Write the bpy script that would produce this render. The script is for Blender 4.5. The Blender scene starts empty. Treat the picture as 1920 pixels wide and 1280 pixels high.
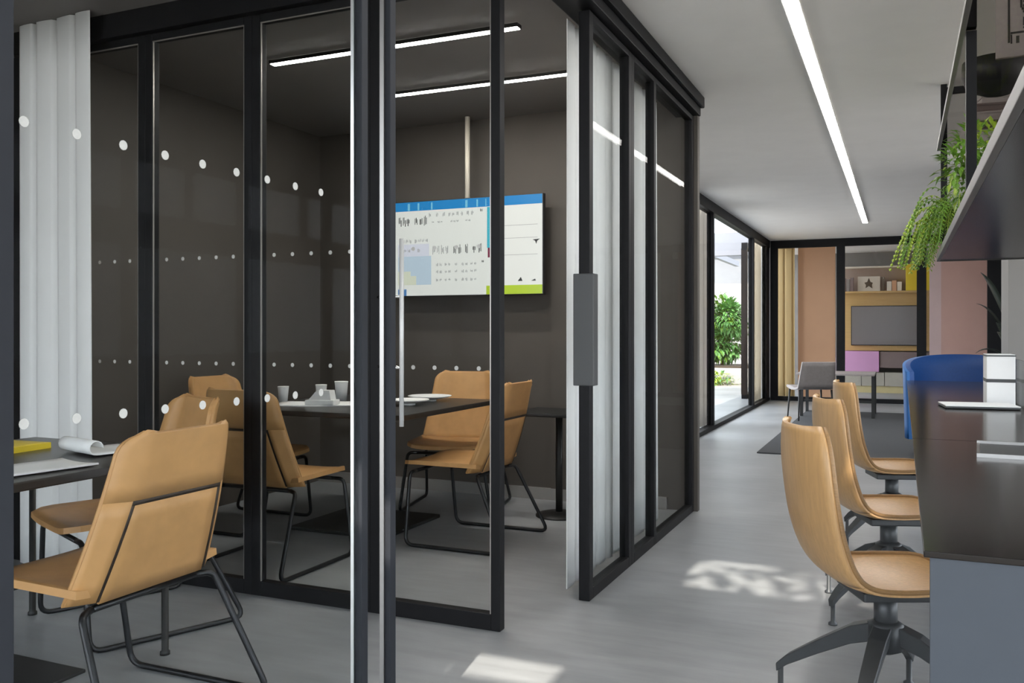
import bpy, bmesh, math, random
from mathutils import Vector, Matrix
random.seed(7)
S = bpy.context.scene
C = S.collection
R = math.radians

# ------------------------------------------------------------------ camera, sky, sun, exposure
CAM_H = 1.18
cd = bpy.data.cameras.new('camera'); cam = bpy.data.objects.new('camera', cd); C.objects.link(cam)
cam.location = (0, 0, CAM_H); cam.rotation_euler = (R(90), 0, R(23.8))
cd.sensor_width = 36; cd.lens = 36 * 1657 / 1920; cd.shift_y = -20 / 1920
cd.clip_start = 0.02; cd.clip_end = 300
S.camera = cam
w = bpy.data.worlds.new('sky'); S.world = w; w.use_nodes = True
bg = w.node_tree.nodes['Background']
bg.inputs[0].default_value = (0.86, 0.93, 1.0, 1); bg.inputs[1].default_value = 4.2
sd = bpy.data.lights.new('sun', 'SUN'); sd.energy = 6.5; sd.angle = R(0.6); sd.color = (1, 0.93, 0.82)
sun = bpy.data.objects.new('sun', sd); C.objects.link(sun)
SUN_DIR = Vector((-0.12, 0.75, -0.65))
sun.rotation_euler = SUN_DIR.to_track_quat('-Z', 'Y').to_euler(); sun.location = (2, -10, 12)
vs = S.view_settings
vs.view_transform = 'Standard'; vs.look = 'None'; vs.exposure = 0.45; vs.gamma = 1; vs.use_curve_mapping = False

# ------------------------------------------------------------------ materials
M = {}
def mat(name, col, rough=0.5, metal=0.0, noise=0.0, scale=8.0, stretch=(1, 1, 1), bump=0.0, spec=0.5, emit=None, trans=0.0):
    m = bpy.data.materials.new(name); m.use_nodes = True
    nt = m.node_tree; b = nt.nodes['Principled BSDF']
    b.inputs['Base Color'].default_value = (*col, 1); b.inputs['Roughness'].default_value = rough
    b.inputs['Metallic'].default_value = metal; b.inputs['Specular IOR Level'].default_value = spec
    if emit:
        b.inputs['Emission Color'].default_value = (*col, 1) if emit[1] is None else (*emit[1], 1)
        b.inputs['Emission Strength'].default_value = emit[0]
    if noise or bump:
        tc = nt.nodes.new('ShaderNodeTexCoord'); mp = nt.nodes.new('ShaderNodeMapping'); mp.inputs['Scale'].default_value = stretch
        nt.links.new(tc.outputs['Object'], mp.inputs[0])
        n = nt.nodes.new('ShaderNodeTexNoise'); n.inputs['Scale'].default_value = scale; n.inputs['Detail'].default_value = 6
        n.inputs['Roughness'].default_value = 0.6
        nt.links.new(mp.outputs[0], n.inputs['Vector'])
        if noise:
            r = nt.nodes.new('ShaderNodeMapRange')
            r.inputs[1].default_value = 0.25; r.inputs[2].default_value = 0.75
            r.inputs[3].default_value = 1 - noise; r.inputs[4].default_value = 1 + noise
            nt.links.new(n.outputs[0], r.inputs[0])
            mx = nt.nodes.new('ShaderNodeVectorMath'); mx.operation = 'SCALE'; mx.inputs[0].default_value = col
            nt.links.new(r.outputs[0], mx.inputs['Scale']); nt.links.new(mx.outputs[0], b.inputs['Base Color'])
        if bump:
            bp = nt.nodes.new('ShaderNodeBump'); bp.inputs['Strength'].default_value = bump; bp.inputs['Distance'].default_value = 0.004
            nt.links.new(n.outputs[0], bp.inputs['Height']); nt.links.new(bp.outputs[0], b.inputs['Normal'])
    M[name] = m; return m
def glass(name, tint=(0.94, 0.95, 0.95), rough=0.0, k=0.22, ior=1.10):
    m = bpy.data.materials.new(name); m.use_nodes = True; nt = m.node_tree
    for n in list(nt.nodes): nt.nodes.remove(n)
    o = nt.nodes.new('ShaderNodeOutputMaterial'); mx = nt.nodes.new('ShaderNodeMixShader')
    t = nt.nodes.new('ShaderNodeBsdfTransparent'); t.inputs[0].default_value = (*tint, 1)
    g = nt.nodes.new('ShaderNodeBsdfGlossy'); g.inputs['Roughness'].default_value = rough; g.inputs[0].default_value = (k, k, k, 1)
    f = nt.nodes.new('ShaderNodeFresnel'); ge = nt.nodes.new('ShaderNodeNewGeometry'); mr = nt.nodes.new('ShaderNodeMapRange')
    mr.inputs[3].default_value = ior; mr.inputs[4].default_value = 1 / ior      # same reflectance from both faces of the thin pane
    nt.links.new(ge.outputs['Backfacing'], mr.inputs[0]); nt.links.new(mr.outputs[0], f.inputs[0])
    nt.links.new(f.outputs[0], mx.inputs[0]); nt.links.new(t.outputs[0], mx.inputs[1]); nt.links.new(g.outputs[0], mx.inputs[2])
    nt.links.new(mx.outputs[0], o.inputs[0]); M[name] = m; return m
def cloth(name, col, tr):
    m = bpy.data.materials.new(name); m.use_nodes = True; nt = m.node_tree
    for n in list(nt.nodes): nt.nodes.remove(n)
    o = nt.nodes.new('ShaderNodeOutputMaterial'); mx = nt.nodes.new('ShaderNodeMixShader'); mx.inputs[0].default_value = tr
    d = nt.nodes.new('ShaderNodeBsdfDiffuse'); d.inputs[0].default_value = (*col, 1)
    t = nt.nodes.new('ShaderNodeBsdfTranslucent'); t.inputs[0].default_value = (*col, 1)
    tc = nt.nodes.new('ShaderNodeTexCoord'); wv = nt.nodes.new('ShaderNodeTexNoise'); wv.inputs['Scale'].default_value = 240
    bp = nt.nodes.new('ShaderNodeBump'); bp.inputs['Strength'].default_value = 0.15; bp.inputs['Distance'].default_value = 0.002
    nt.links.new(tc.outputs['Object'], wv.inputs['Vector']); nt.links.new(wv.outputs[0], bp.inputs['Height']); nt.links.new(bp.outputs[0], d.inputs['Normal'])
    nt.links.new(d.outputs[0], mx.inputs[1]); nt.links.new(t.outputs[0], mx.inputs[2]); nt.links.new(mx.outputs[0], o.inputs[0]); M[name] = m; return m

def floor_mat():
    m = mat('concrete', (0.30, 0.305, 0.31), 0.38); nt = m.node_tree; b = nt.nodes['Principled BSDF']
    tc = nt.nodes.new('ShaderNodeTexCoord')
    def noise(sc, st, det):
        mp = nt.nodes.new('ShaderNodeMapping'); mp.inputs['Scale'].default_value = st
        n = nt.nodes.new('ShaderNodeTexNoise'); n.inputs['Scale'].default_value = sc; n.inputs['Detail'].default_value = det
        nt.links.new(tc.outputs['Object'], mp.inputs[0]); nt.links.new(mp.outputs[0], n.inputs['Vector']); return n
    a = noise(1.3, (1, 1, 1), 8); c = noise(7, (0.5, 2.4, 1), 8)
    ad = nt.nodes.new('ShaderNodeMath'); ad.operation = 'MULTIPLY_ADD'; ad.inputs[1].default_value = 0.6
    nt.links.new(a.outputs[0], ad.inputs[0]); sc = nt.nodes.new('ShaderNodeMath'); sc.operation = 'MULTIPLY'; sc.inputs[1].default_value = 0.4
    nt.links.new(c.outputs[0], sc.inputs[0]); nt.links.new(sc.outputs[0], ad.inputs[2])
    cr = nt.nodes.new('ShaderNodeValToRGB'); cr.color_ramp.elements[0].position = 0.33; cr.color_ramp.elements[0].color = (0.198, 0.206, 0.214, 1)
    cr.color_ramp.elements[1].position = 0.66; cr.color_ramp.elements[1].color = (0.325, 0.336, 0.348, 1)
    nt.links.new(ad.outputs[0], cr.inputs[0]); nt.links.new(cr.outputs[0], b.inputs['Base Color'])
    rr = nt.nodes.new('ShaderNodeMapRange'); rr.inputs[3].default_value = 0.3; rr.inputs[4].default_value = 0.5
    nt.links.new(c.outputs[0], rr.inputs[0]); nt.links.new(rr.outputs[0], b.inputs['Roughness'])
    bp = nt.nodes.new('ShaderNodeBump'); bp.inputs['Strength'].default_value = 0.12; bp.inputs['Distance'].default_value = 0.01
    nt.links.new(c.outputs[0], bp.inputs['Height']); nt.links.new(bp.outputs[0], b.inputs['Normal'])
floor_mat()
mat('ceil_light', (0.80, 0.785, 0.765), 0.7, noise=0.03, scale=3)
mat('ceil_dark', (0.15, 0.14, 0.132), 0.75, noise=0.05, scale=3)
mat('wall_dark', (0.067, 0.058, 0.049), 0.7, noise=0.06, scale=4, bump=0.05)
mat('wall_white', (0.60, 0.59, 0.57), 0.7, noise=0.03, scale=4)
mat('wall_grey', (0.22, 0.21, 0.20), 0.7, noise=0.03, scale=4)
mat('frame', (0.009, 0.009, 0.010), 0.5, noise=0.1, scale=20, spec=0.14)
mat('frame_grey', (0.020, 0.022, 0.027), 0.6, noise=0.05, scale=20, spec=0.18)
mat('alu', (0.78, 0.78, 0.78), 0.28, metal=1.0)
mat('chrome', (0.85, 0.85, 0.85), 0.15, metal=1.0)
mat('alu_dark', (0.34, 0.33, 0.32), 0.35, metal=1.0)
mat('steel_satin', (0.58, 0.58, 0.57), 0.35, metal=0.15)
mat('edge_glint', (0.30, 0.28, 0.26), 0.3, metal=0.6)  # pale tone standing in for light caught on the frame edges
mat('plate_grey', (0.055, 0.057, 0.058), 0.5, metal=0.2)
glass('glass'); glass('glass_clear', (0.985, 0.985, 0.985)); glass('glass_smoke', (0.72, 0.70, 0.68))
mat('dot', (0.46, 0.455, 0.43), 0.6, noise=0.08, scale=90)
cloth('curtain', (0.84, 0.84, 0.83), 0.2); cloth('curtain_tan', (0.62, 0.47, 0.25), 0.3); cloth('curtain_grey', (0.55, 0.52, 0.48), 0.6); cloth('curtain_cream', (0.82, 0.76, 0.66), 0.65)
mat('tan', (0.49, 0.265, 0.10), 0.5, noise=0.10, scale=14, bump=0.06)
mat('gap_shade', (0.03, 0.018, 0.010), 0.6)  # near-black standing in for shade inside the chair back gap
mat('wood', (0.55, 0.325, 0.14), 0.36, noise=0.13, scale=9, stretch=(9, 9, 0.6))
mat('wood_edge', (0.30, 0.17, 0.07), 0.5, noise=0.2, scale=60, stretch=(1, 1, 6))
mat('rod', (0.016, 0.017, 0.019), 0.35, metal=0.3)
mat('castdark', (0.07, 0.074, 0.078), 0.42, metal=0.35, noise=0.08, scale=20)
mat('black', (0.012, 0.012, 0.012), 0.5)
mat('table_dark', (0.030, 0.026, 0.023), 0.32, noise=0.15, scale=5)
mat('table_gloss', (0.016, 0.013, 0.011), 0.16, noise=0.1, scale=4, spec=0.14)
mat('panel_blue', (0.062, 0.071, 0.085), 0.6, noise=0.04, scale=6, spec=0.3)
mat('shelf_dark', (0.026, 0.022, 0.020), 0.24, noise=0.1, scale=4, spec=0.08)
mat('shelf_edge', (0.15, 0.14, 0.135), 0.4, metal=0.2)
mat('paper', (0.80, 0.80, 0.79), 0.7, noise=0.02, scale=10)
mat('yellow', (0.78, 0.58, 0.03), 0.5, noise=0.04, scale=8)
mat('led', (1, 0.96, 0.90), 0.5, emit=(80.0, (1, 0.95, 0.88)))
mat('led_corr', (1, 0.98, 0.95), 0.5, emit=(26.0, (1, 0.97, 0.93)))
def scr(n, c, e=0.55): mat(n, tuple(0.25 * x for x in c), 0.25, emit=(e, c))
scr('s_white', (0.72, 0.74, 0.70)); scr('s_blue', (0.02, 0.22, 0.52)); scr('s_green', (0.40, 0.56, 0.03)); scr('s_teal', (0.06, 0.42, 0.52))
scr('s_maroon', (0.18, 0.03, 0.06)); scr('s_pale', (0.46, 0.57, 0.66)); scr('s_lilac', (0.62, 0.64, 0.72)); scr('s_cream', (0.62, 0.65, 0.52))
scr('s_ink', (0.04, 0.04, 0.04)); scr('s_grey', (0.36, 0.37, 0.36)); scr('s_sky', (0.18, 0.50, 0.68)); scr('s_navy', (0.08, 0.20, 0.42))
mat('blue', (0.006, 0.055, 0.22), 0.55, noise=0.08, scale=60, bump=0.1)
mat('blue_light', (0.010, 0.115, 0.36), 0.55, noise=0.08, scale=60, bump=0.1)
mat('rug', (0.045, 0.046, 0.05), 0.95, noise=0.2, scale=120, bump=0.4)
mat('peach', (0.58, 0.33, 0.19), 0.5, noise=0.04, scale=3)
mat('pink_wall', (0.62, 0.38, 0.32), 0.6, noise=0.04, scale=3)
mat('pink_light', (0.68, 0.50, 0.48), 0.6, noise=0.04, scale=3)
mat('ochre', (0.52, 0.34, 0.13), 0.5, noise=0.08, scale=5, stretch=(0.4, 1, 6))
mat('pink', (0.62, 0.33, 0.56), 0.6, noise=0.03, scale=5)
mat('taupe', (0.20, 0.15, 0.14), 0.6, noise=0.05, scale=6); mat('niche', (0.36, 0.27, 0.22), 0.7, noise=0.05, scale=6)
mat('beige', (0.42, 0.40, 0.34), 0.6, noise=0.06, scale=6); mat('straw', (0.60, 0.52, 0.28), 0.6, noise=0.05, scale=6)
mat('tv_grey', (0.17, 0.155, 0.15), 0.3)
mat('cream', (0.72, 0.66, 0.56), 0.7, noise=0.03, scale=9); mat('sepia', (0.12, 0.09, 0.06), 0.7)
mat('seat_grey', (0.25, 0.22, 0.21), 0.5, noise=0.1, scale=30)
mat('leaf_bright', (0.12, 0.25, 0.02), 0.5, noise=0.35, scale=14); mat('leaf_lime', (0.26, 0.36, 0.03), 0.5, noise=0.35, scale=14)
mat('leaf_mid', (0.10, 0.26, 0.06), 0.5, noise=0.35, scale=10); mat('leaf_dark', (0.014, 0.022, 0.014), 0.4, noise=0.3, scale=10)
mat('stem', (0.13, 0.10, 0.05), 0.7, noise=0.2, scale=30)
mat('print_board', (0.48, 0.43, 0.42), 0.7, noise=0.08, scale=40); mat('ink', (0.06, 0.055, 0.055), 0.8)
mat('render_white', (0.42, 0.415, 0.40), 0.85, noise=0.05, scale=2); mat('render_grey', (0.26, 0.27, 0.285), 0.85, noise=0.05, scale=2)
mat('paving', (0.34, 0.31, 0.275), 0.85, noise=0.12, scale=3, bump=0.1); mat('beam_grey', (0.22, 0.23, 0.26), 0.7)
mat('stone', (0.36, 0.33, 0.30), 0.9, noise=0.3, scale=9, bump=0.4); mat('soil', (0.06, 0.045, 0.03), 0.95, noise=0.3, scale=40)

# ------------------------------------------------------------------ mesh helpers
def bx(bm, x0, x1, y0, y1, z0, z1, bev=0.0):
    g = bmesh.ops.create_cube(bm, size=1.0)
    vsn = g['verts']
    for v in vsn:
        v.co = Vector(((x0 + x1) / 2 + v.co.x * (x1 - x0), (y0 + y1) / 2 + v.co.y * (y1 - y0), (z0 + z1) / 2 + v.co.z * (z1 - z0)))
    if bev:
        es = {e for v in vsn for e in v.link_edges}
        bmesh.ops.bevel(bm, geom=list(es), offset=bev, segments=2, affect='EDGES', profile=0.6)
    return vsn
def box(x0, x1, y0, y1, z0, z1, bev=0.0):
    bm = bmesh.new(); bx(bm, x0, x1, y0, y1, z0, z1, bev); return bm
def fillet(pts, rad, n=5):
    pts = [Vector(p) for p in pts]; out = [pts[0]]
    for i in range(1, len(pts) - 1):
        a, b, c = pts[i - 1], pts[i], pts[i + 1]
        r = min(rad, (a - b).length * 0.45, (c - b).length * 0.45)
        p, q = b + (a - b).normalized() * r, b + (c - b).normalized() * r
        for k in range(n + 1):
            t = k / n; out.append(p * (1 - t) ** 2 + b * 2 * t * (1 - t) + q * t * t)
    out.append(pts[-1]); return out
def tube(bm, pts, r, n=8, rend=None):
    pts = [Vector(p) for p in pts]; rings = []; L = len(pts)
    d0 = (pts[1] - pts[0]).normalized(); up = Vector((0, 0, 1)) if abs(d0.z) < 0.9 else Vector((0, 1, 0))
    nrm = d0.cross(up).normalized()
    for i, p in enumerate(pts):
        d = (pts[min(i + 1, L - 1)] - pts[max(i - 1, 0)]).normalized()
        nrm = (nrm - d * nrm.dot(d)).normalized(); bn = d.cross(nrm)
        rr = r if rend is None else r + (rend - r) * i / (L - 1)
        rings.append([bm.verts.new(p + (nrm * math.cos(2 * math.pi * k / n) + bn * math.sin(2 * math.pi * k / n)) * rr) for k in range(n)])
    for a, b in zip(rings, rings[1:]):
        for k in range(n):
            f = bm.faces.new((a[k], a[(k + 1) % n], b[(k + 1) % n], b[k])); f.smooth = True
    bm.faces.new(rings[0][::-1]); bm.faces.new(rings[-1])
def tb(pts, r, n=8, rend=None):
    bm = bmesh.new(); tube(bm, pts, r, n, rend); return bm
def lathe(prof, n=24, c=(0, 0, 0), bm=None):
    bm = bm or bmesh.new(); rings = []
    for r, z in prof:
        rings.append([bm.verts.new((c[0] + max(r, 1e-4) * math.cos(2 * math.pi * k / n), c[1] + max(r, 1e-4) * math.sin(2 * math.pi * k / n), c[2] + z)) for k in range(n)])
    for a, b in zip(rings, rings[1:]):
        for k in range(n):
            f = bm.faces.new((a[k], a[(k + 1) % n], b[(k + 1) % n], b[k])); f.smooth = True
    bm.faces.new(rings[0][::-1]); bm.faces.new(rings[-1])
    return bm
def slab(P, t, bm=None, smooth=True):
    """P[i][j] grid of points -> solid sheet, thickness t along the grid normal"""
    bm = bm or bmesh.new(); ni, nj = len(P), len(P[0])
    P = [[Vector(p) for p in row] for row in P]; Q = []
    for i in range(ni):
        row = []
        for j in range(nj):
            du = P[min(i + 1, ni - 1)][j] - P[max(i - 1, 0)][j]; dv = P[i][min(j + 1, nj - 1)] - P[i][max(j - 1, 0)]
            row.append(P[i][j] + du.cross(dv).normalized() * t)
        Q.append(row)
    A = [[bm.verts.new(p) for p in r] for r in P]; B = [[bm.verts.new(p) for p in r] for r in Q]
    def F(*v):
        f = bm.faces.new(v); f.smooth = smooth
    for i in range(ni - 1):
        for j in range(nj - 1):
            F(A[i][j], A[i][j + 1], A[i + 1][j + 1], A[i + 1][j]); F(B[i][j], B[i + 1][j], B[i + 1][j + 1], B[i][j + 1])
    for i in range(ni - 1):
        bm.faces.new((A[i][0], A[i + 1][0], B[i + 1][0], B[i][0])); bm.faces.new((A[i][-1], B[i][-1], B[i + 1][-1], A[i + 1][-1]))
    for j in range(nj - 1):
        bm.faces.new((A[0][j], B[0][j], B[0][j + 1], A[0][j + 1])); bm.faces.new((A[-1][j], A[-1][j + 1], B[-1][j + 1], B[-1][j]))
    return bm
def prism(poly, axis, a, b, bm=None):
    """extrude a 2D polygon along axis ('x','y','z') from a to b"""
    bm = bm or bmesh.new()
    def p(u, v, t): return {'x': (t, u, v), 'y': (u, t, v), 'z': (u, v, t)}[axis]
    A = [bm.verts.new(p(u, v, a)) for u, v in poly]; B = [bm.verts.new(p(u, v, b)) for u, v in poly]
    n = len(poly)
    bm.faces.new(A); bm.faces.new(B[::-1])
    for i in range(n): bm.faces.new((A[i], B[i], B[(i + 1) % n], A[(i + 1) % n]))
    return bm
def obj(name, bm, m, parent=None, loc=None, rot=None, label=None):
    me = bpy.data.meshes.new(name)
    bmesh.ops.recalc_face_normals(bm, faces=bm.faces[:]); bm.to_mesh(me); bm.free()
    me.materials.append(M[m]); o = bpy.data.objects.new(name, me); C.objects.link(o)
    if parent: o.parent = parent
    if loc: o.location = loc
    if rot is not None: o.rotation_euler = (0, 0, R(rot))
    if label: o['label'] = label
    return o
def tag(o, label, cat, group=None, kind=None):
    o['label'] = label; o['category'] = cat
    if group: o['group'] = group
    if kind: o['kind'] = kind
    return o
def thing(name, label, cat, loc=(0, 0, 0), rot=0, group=None, kind=None):
    o = bpy.data.objects.new(name, None); C.objects.link(o); o.empty_display_size = 0.1
    o.location = loc; o.rotation_euler = (0, 0, R(rot)); return tag(o, label, cat, group, kind)
def dup(o, loc=None, rot=None, label=None, parent=None, skip=()):
    c = o.copy(); C.objects.link(c)
    if parent: c.parent = parent
    if loc is not None: c.location = loc
    if rot is not None: c.rotation_euler = (0, 0, R(rot))
    if label: c['label'] = label
    for ch in [x for x in o.children]:
        if ch.name.split('.')[0] not in skip: dup(ch, parent=c, skip=skip)
    return c
def struct(name, bm, m, label, cat): return tag(obj(name, bm, m), label, cat, kind='structure')

CEIL = 2.71
# ------------------------------------------------------------------ setting: floor, ceilings, walls
struct('floor', box(-4.9, 3.3, -3.1, 18.8, -0.2, 0), 'concrete', 'smooth grey polished concrete floor through rooms and corridor', 'floor')
# corridor ceiling, with two unseen rooflights added to cast the floor sun patches
RL = [(-0.45, 0.50, 0.72, 1.45), (-0.95, -0.55, -0.62, -0.22)]
bm = bmesh.new(); X0, X1 = -1.2, 3.3
xs = sorted({X0, X1, *[v for r in RL for v in r[:2]]}); ys = sorted({-3.1, 5.83, *[v for r in RL for v in r[2:]]})
for i in range(len(xs) - 1):
    for j in range(len(ys) - 1):
        cx, cy = (xs[i] + xs[i + 1]) / 2, (ys[j] + ys[j + 1]) / 2
        if any(r[0] < cx < r[1] and r[2] < cy < r[3] for r in RL): continue
        bx(bm, xs[i], xs[i + 1], ys[j], ys[j + 1], CEIL, CEIL + 0.12)
bx(bm, -2.15, 3.3, 5.83, 18.8, CEIL, CEIL + 0.12)
struct('ceiling', bm, 'ceil_light', 'pale grey smooth ceiling over the corridor', 'ceiling')
struct('ceiling', box(-4.9, -1.2, -0.7, 5.83, CEIL, CEIL + 0.12), 'ceil_dark', 'dark brown-grey ceiling over the glazed meeting rooms', 'ceiling')
for i, r in enumerate(RL):
    t = thing('window_%d' % (i + 8), 'flat rooflight added behind the viewer to cast a sun patch on the floor' if i == 0 else 'small rooflight added behind the viewer to cast a sun patch near the glass partition', 'rooflight', ((r[0] + r[1]) / 2, (r[2] + r[3]) / 2, CEIL + 0.12), kind='structure')
    a, b = (r[1] - r[0]) / 2, (r[3] - r[2]) / 2
    bm = bmesh.new(); bx(bm, -a - 0.04, a + 0.04, -b - 0.04, -b, 0, 0.06); bx(bm, -a - 0.04, a + 0.04, b, b + 0.04, 0, 0.06); bx(bm, -a - 0.04, -a, -b, b, 0, 0.06); bx(bm, a, a + 0.04, -b, b, 0, 0.06)
    obj('frame', bm, 'frame', t); obj('pane', box(-a, a, -b, b, 0.02, 0.028), 'glass_clear', t)
struct('wall_back', box(-4.9, -1.22, 5.77, 5.83, 0, CEIL), 'wall_dark', 'dark brown-grey back wall of the meeting room', 'wall')
struct('wall_left', box(-4.9, -4.2, 3.22, 5.77, 0, CEIL), 'wall_dark', 'dark left wall of the meeting room', 'wall')
struct('wall_left', box(-4.9, -4.75, -0.7, 3.22, 0, CEIL), 'wall_dark', 'dark left wall of the near glazed bay', 'wall')
struct('sun_block', box(-4.9, -1.25, -2.6, -0.7, CEIL + 0.02, CEIL + 0.12), 'ceil_light', 'unseen roof slab added to keep the sun out of the near glazed bay', 'sun_block')  # added overhead to block direct sun from the near bay
struct('wall_side', box(-2.2, -2.05, 5.83, 9.62, 0, CEIL), 'wall_white', 'narrow pale wall between meeting room and courtyard window', 'wall')
struct('wall_side', box(-2.2, -2.05, 15.52, 15.60, 0, CEIL), 'wall_white', 'white pier beside the far glass partition', 'wall')
struct('wall_far', box(-2.45, 3.3, 18.6, 18.8, 0, CEIL), 'wall_grey', 'warm grey end wall above the shelving in the far room', 'wall')
struct('wall_right', box(3.15, 3.3, 9.5, 18.6, 0, CEIL), 'wall_grey', 'grey wall right of the far room', 'wall')
struct('baseboard_back', box(-4.2, -1.42, 5.745, 5.77, 0, 0.08), 'wall_grey', 'grey skirting along the meeting room back wall', 'baseboard')
# glazed facade behind the viewer and to the right of the long table
def facade(name, along, fixed, a0, a1, n, label):
    t = thing(name, label, 'window', (0, 0, 0), kind='structure')
    def part(nm, p0, p1, q0, q1, z0, z1, m):
        if along == 'x': obj(nm, box(p0, p1, fixed + q0, fixed + q1, z0, z1), m, t)
        else: obj(nm, box(fixed + q0, fixed + q1, p0, p1, z0, z1), m, t)
    st = (a1 - a0) / n
    part('sill', a0, a1, -0.05, 0.05, 0, 0.08, 'frame'); part('head', a0, a1, -0.05, 0.05, CEIL - 0.1, CEIL, 'frame')
    for i in range(n + 1): part('mullion', a0 + st * i - 0.03, a0 + st * i + 0.03, -0.05, 0.05, 0.08, CEIL - 0.1, 'frame')
    for i in range(n): part('pane', a0 + st * i + 0.03, a0 + st * (i + 1) - 0.03, -0.005, 0.005, 0.08, CEIL - 0.1, 'glass_clear')
facade('window_1', 'x', -3.0, -1.2, 3.2, 4, 'full height glazed facade behind the viewer')
facade('window_13', 'x', -0.65, -4.75, -1.36, 3, 'unseen glazing added behind the viewer to bring daylight into the near bay')  # glazing added as a source of fill daylight for the near bay
facade('window_12', 'y', -2.5, 15.66, 18.7, 2, 'unseen glazing added to bring daylight into the far colourful room')  # glazing added as a source of fill daylight for the far room
facade('window_2', 'y', 3.22, -2.9, 9.5, 9, 'full height glazed facade right of the long table')

# ------------------------------------------------------------------ generic glazed panel (frame in XZ plane, local x along width, y depth)
def disc(r, y, n=12):
    return [(r * math.cos(2 * math.pi * k / n), r * math.sin(2 * math.pi * k / n)) for k in range(n)]
_dots = {}
def dotmesh(r):
    if r not in _dots:
        bm = prism(disc(r, 0), 'y', -0.0012, 0.0, None); me = bpy.data.meshes.new('dot')
        bmesh.ops.recalc_face_normals(bm, faces=bm.faces[:]); bm.to_mesh(me); bm.free(); me.materials.append(M['dot']); _dots[r] = me
    return _dots[r]
def panel(name, label, cat, loc, rot, wd, h, st, br, tr, dots=(), dot_r=0.009, edge_glint=True, depth=0.045, tint='glass', kind='structure', dot_z=(1.517, 1.03), right_st=None):
    t = thing(name, label, cat, loc, rot, kind=kind); rs = right_st or st
    d = depth / 2
    obj('stile', box(0, st, -d, d, 0, h, 0.003), 'frame', t); obj('stile', box(wd - rs, wd, -d, d, 0, h, 0.003), 'frame', t)
    obj('bottom_rail', box(st, wd - rs, -d, d, 0, br, 0.003), 'frame', t); obj('top_rail', box(st, wd - rs, -d, d, h - tr, h, 0.003), 'frame', t)
    if edge_glint:
        bm = bmesh.new(); e = 0.005  # thin pale strips painting the highlight along the inner frame edges
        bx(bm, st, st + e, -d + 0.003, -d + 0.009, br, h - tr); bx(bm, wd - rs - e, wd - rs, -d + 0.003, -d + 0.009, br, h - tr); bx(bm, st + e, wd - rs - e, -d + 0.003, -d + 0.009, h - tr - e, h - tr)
        obj('glint_strip', bm, 'edge_glint', t)
    p = obj('pane', box(st, wd - rs, -0.005, 0.005, br, h - tr), tint, t)
    for x in dots:
        for z in dot_z:
            o = bpy.data.objects.new('dot', dotmesh(dot_r)); C.objects.link(o); o.parent = p; o.location = (x, -0.0055, z)
    return t
# front of the meeting room: four leaves at Y = 3.17
FY, FH = 3.17, 2.59
def dx(wd, n=5, s=0.10):
    return [wd / 2 + (i - (n - 1) / 2) * s for i in range(n)]
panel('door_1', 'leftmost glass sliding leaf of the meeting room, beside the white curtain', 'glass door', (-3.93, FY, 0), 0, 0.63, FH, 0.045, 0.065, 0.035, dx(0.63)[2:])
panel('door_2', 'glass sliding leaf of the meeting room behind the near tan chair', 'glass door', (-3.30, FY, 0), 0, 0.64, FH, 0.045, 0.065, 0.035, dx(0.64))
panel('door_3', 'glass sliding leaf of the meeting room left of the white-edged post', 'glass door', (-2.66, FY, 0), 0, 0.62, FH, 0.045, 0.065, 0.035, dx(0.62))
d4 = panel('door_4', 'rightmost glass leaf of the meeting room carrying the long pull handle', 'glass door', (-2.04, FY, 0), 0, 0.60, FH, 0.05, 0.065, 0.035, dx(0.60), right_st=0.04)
hd = obj('handle', tb([(0.174, -0.055, 0.79), (0.174, -0.055, 1.555)], 0.0095, 10), 'steel_satin', d4, label='long chrome pull handle')
for z in (1.03, 1.32):
    obj('standoff', tb([(0.045, -0.03, z), (0.12, -0.05, z), (0.167, -0.055, z)], 0.006), 'chrome', hd)
tag(obj('trim_1', box(-4.2, -1.37, FY - 0.05, FY + 0.05, FH + 0.005, CEIL), 'frame'), 'dark sliding track over the meeting room front leaves', 'track', kind='structure')
bm = bmesh.new(); bx(bm, -4.2, -3.93, FY - 0.03, FY + 0.03, 0, FH); struct('trim_2', bm, 'frame', 'dark filler at the left end of the glass front', 'trim')
# corridor line of glass, X = -1.27
bm = bmesh.new(); bx(bm, -1.365, -1.205, -0.6, 5.80, 2.585, CEIL - 0.005, 0.006); bx(bm, -1.205, -1.18, -0.6, 5.80, 2.635, CEIL - 0.005, 0.006)
struct('trim_3', bm, 'frame', 'black overhead header running along the corridor glass', 'header')
HS = 2.58
p = panel('window_3', 'corridor glass pane of the meeting room nearest the doorway, curtain behind', 'glass partition', (-1.27, 3.66, 0), 90, 0.66, HS, 0.05, 0.05, 0.03, edge_glint=False, depth=0.05)
obj('lock_plate', box(-0.012, 0.052, -0.047, 0.047, 0.94, 1.43, 0.004), 'plate_grey', p, label='long grey lock plate on the post')
panel('window_4', 'narrow middle corridor glass pane of the meeting room', 'glass partition', (-1.27, 4.32, 0), 90, 0.46, HS, 0.045, 0.05, 0.03, edge_glint=False, depth=0.05, right_st=0.022)
panel('window_5', 'last corridor glass pane of the meeting room, at the back corner', 'glass partition', (-1.27, 4.78, 0), 90, 0.99, HS, 0.022, 0.05, 0.03, edge_glint=False, depth=0.05, right_st=0.05)
# near glass bay beside the viewer, X = -1.30
p = panel('window_6', 'near glass pane with dot rows between the left post and the white-edged post', 'glass partition', (-1.30, 0.86, 0), 90, 1.115, HS, 0.102, 0.05, 0.03, [0.125 + i * 0.0995 for i in range(9)], dot_r=0.009, edge_glint=False, depth=0.03, right_st=0.03)
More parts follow.
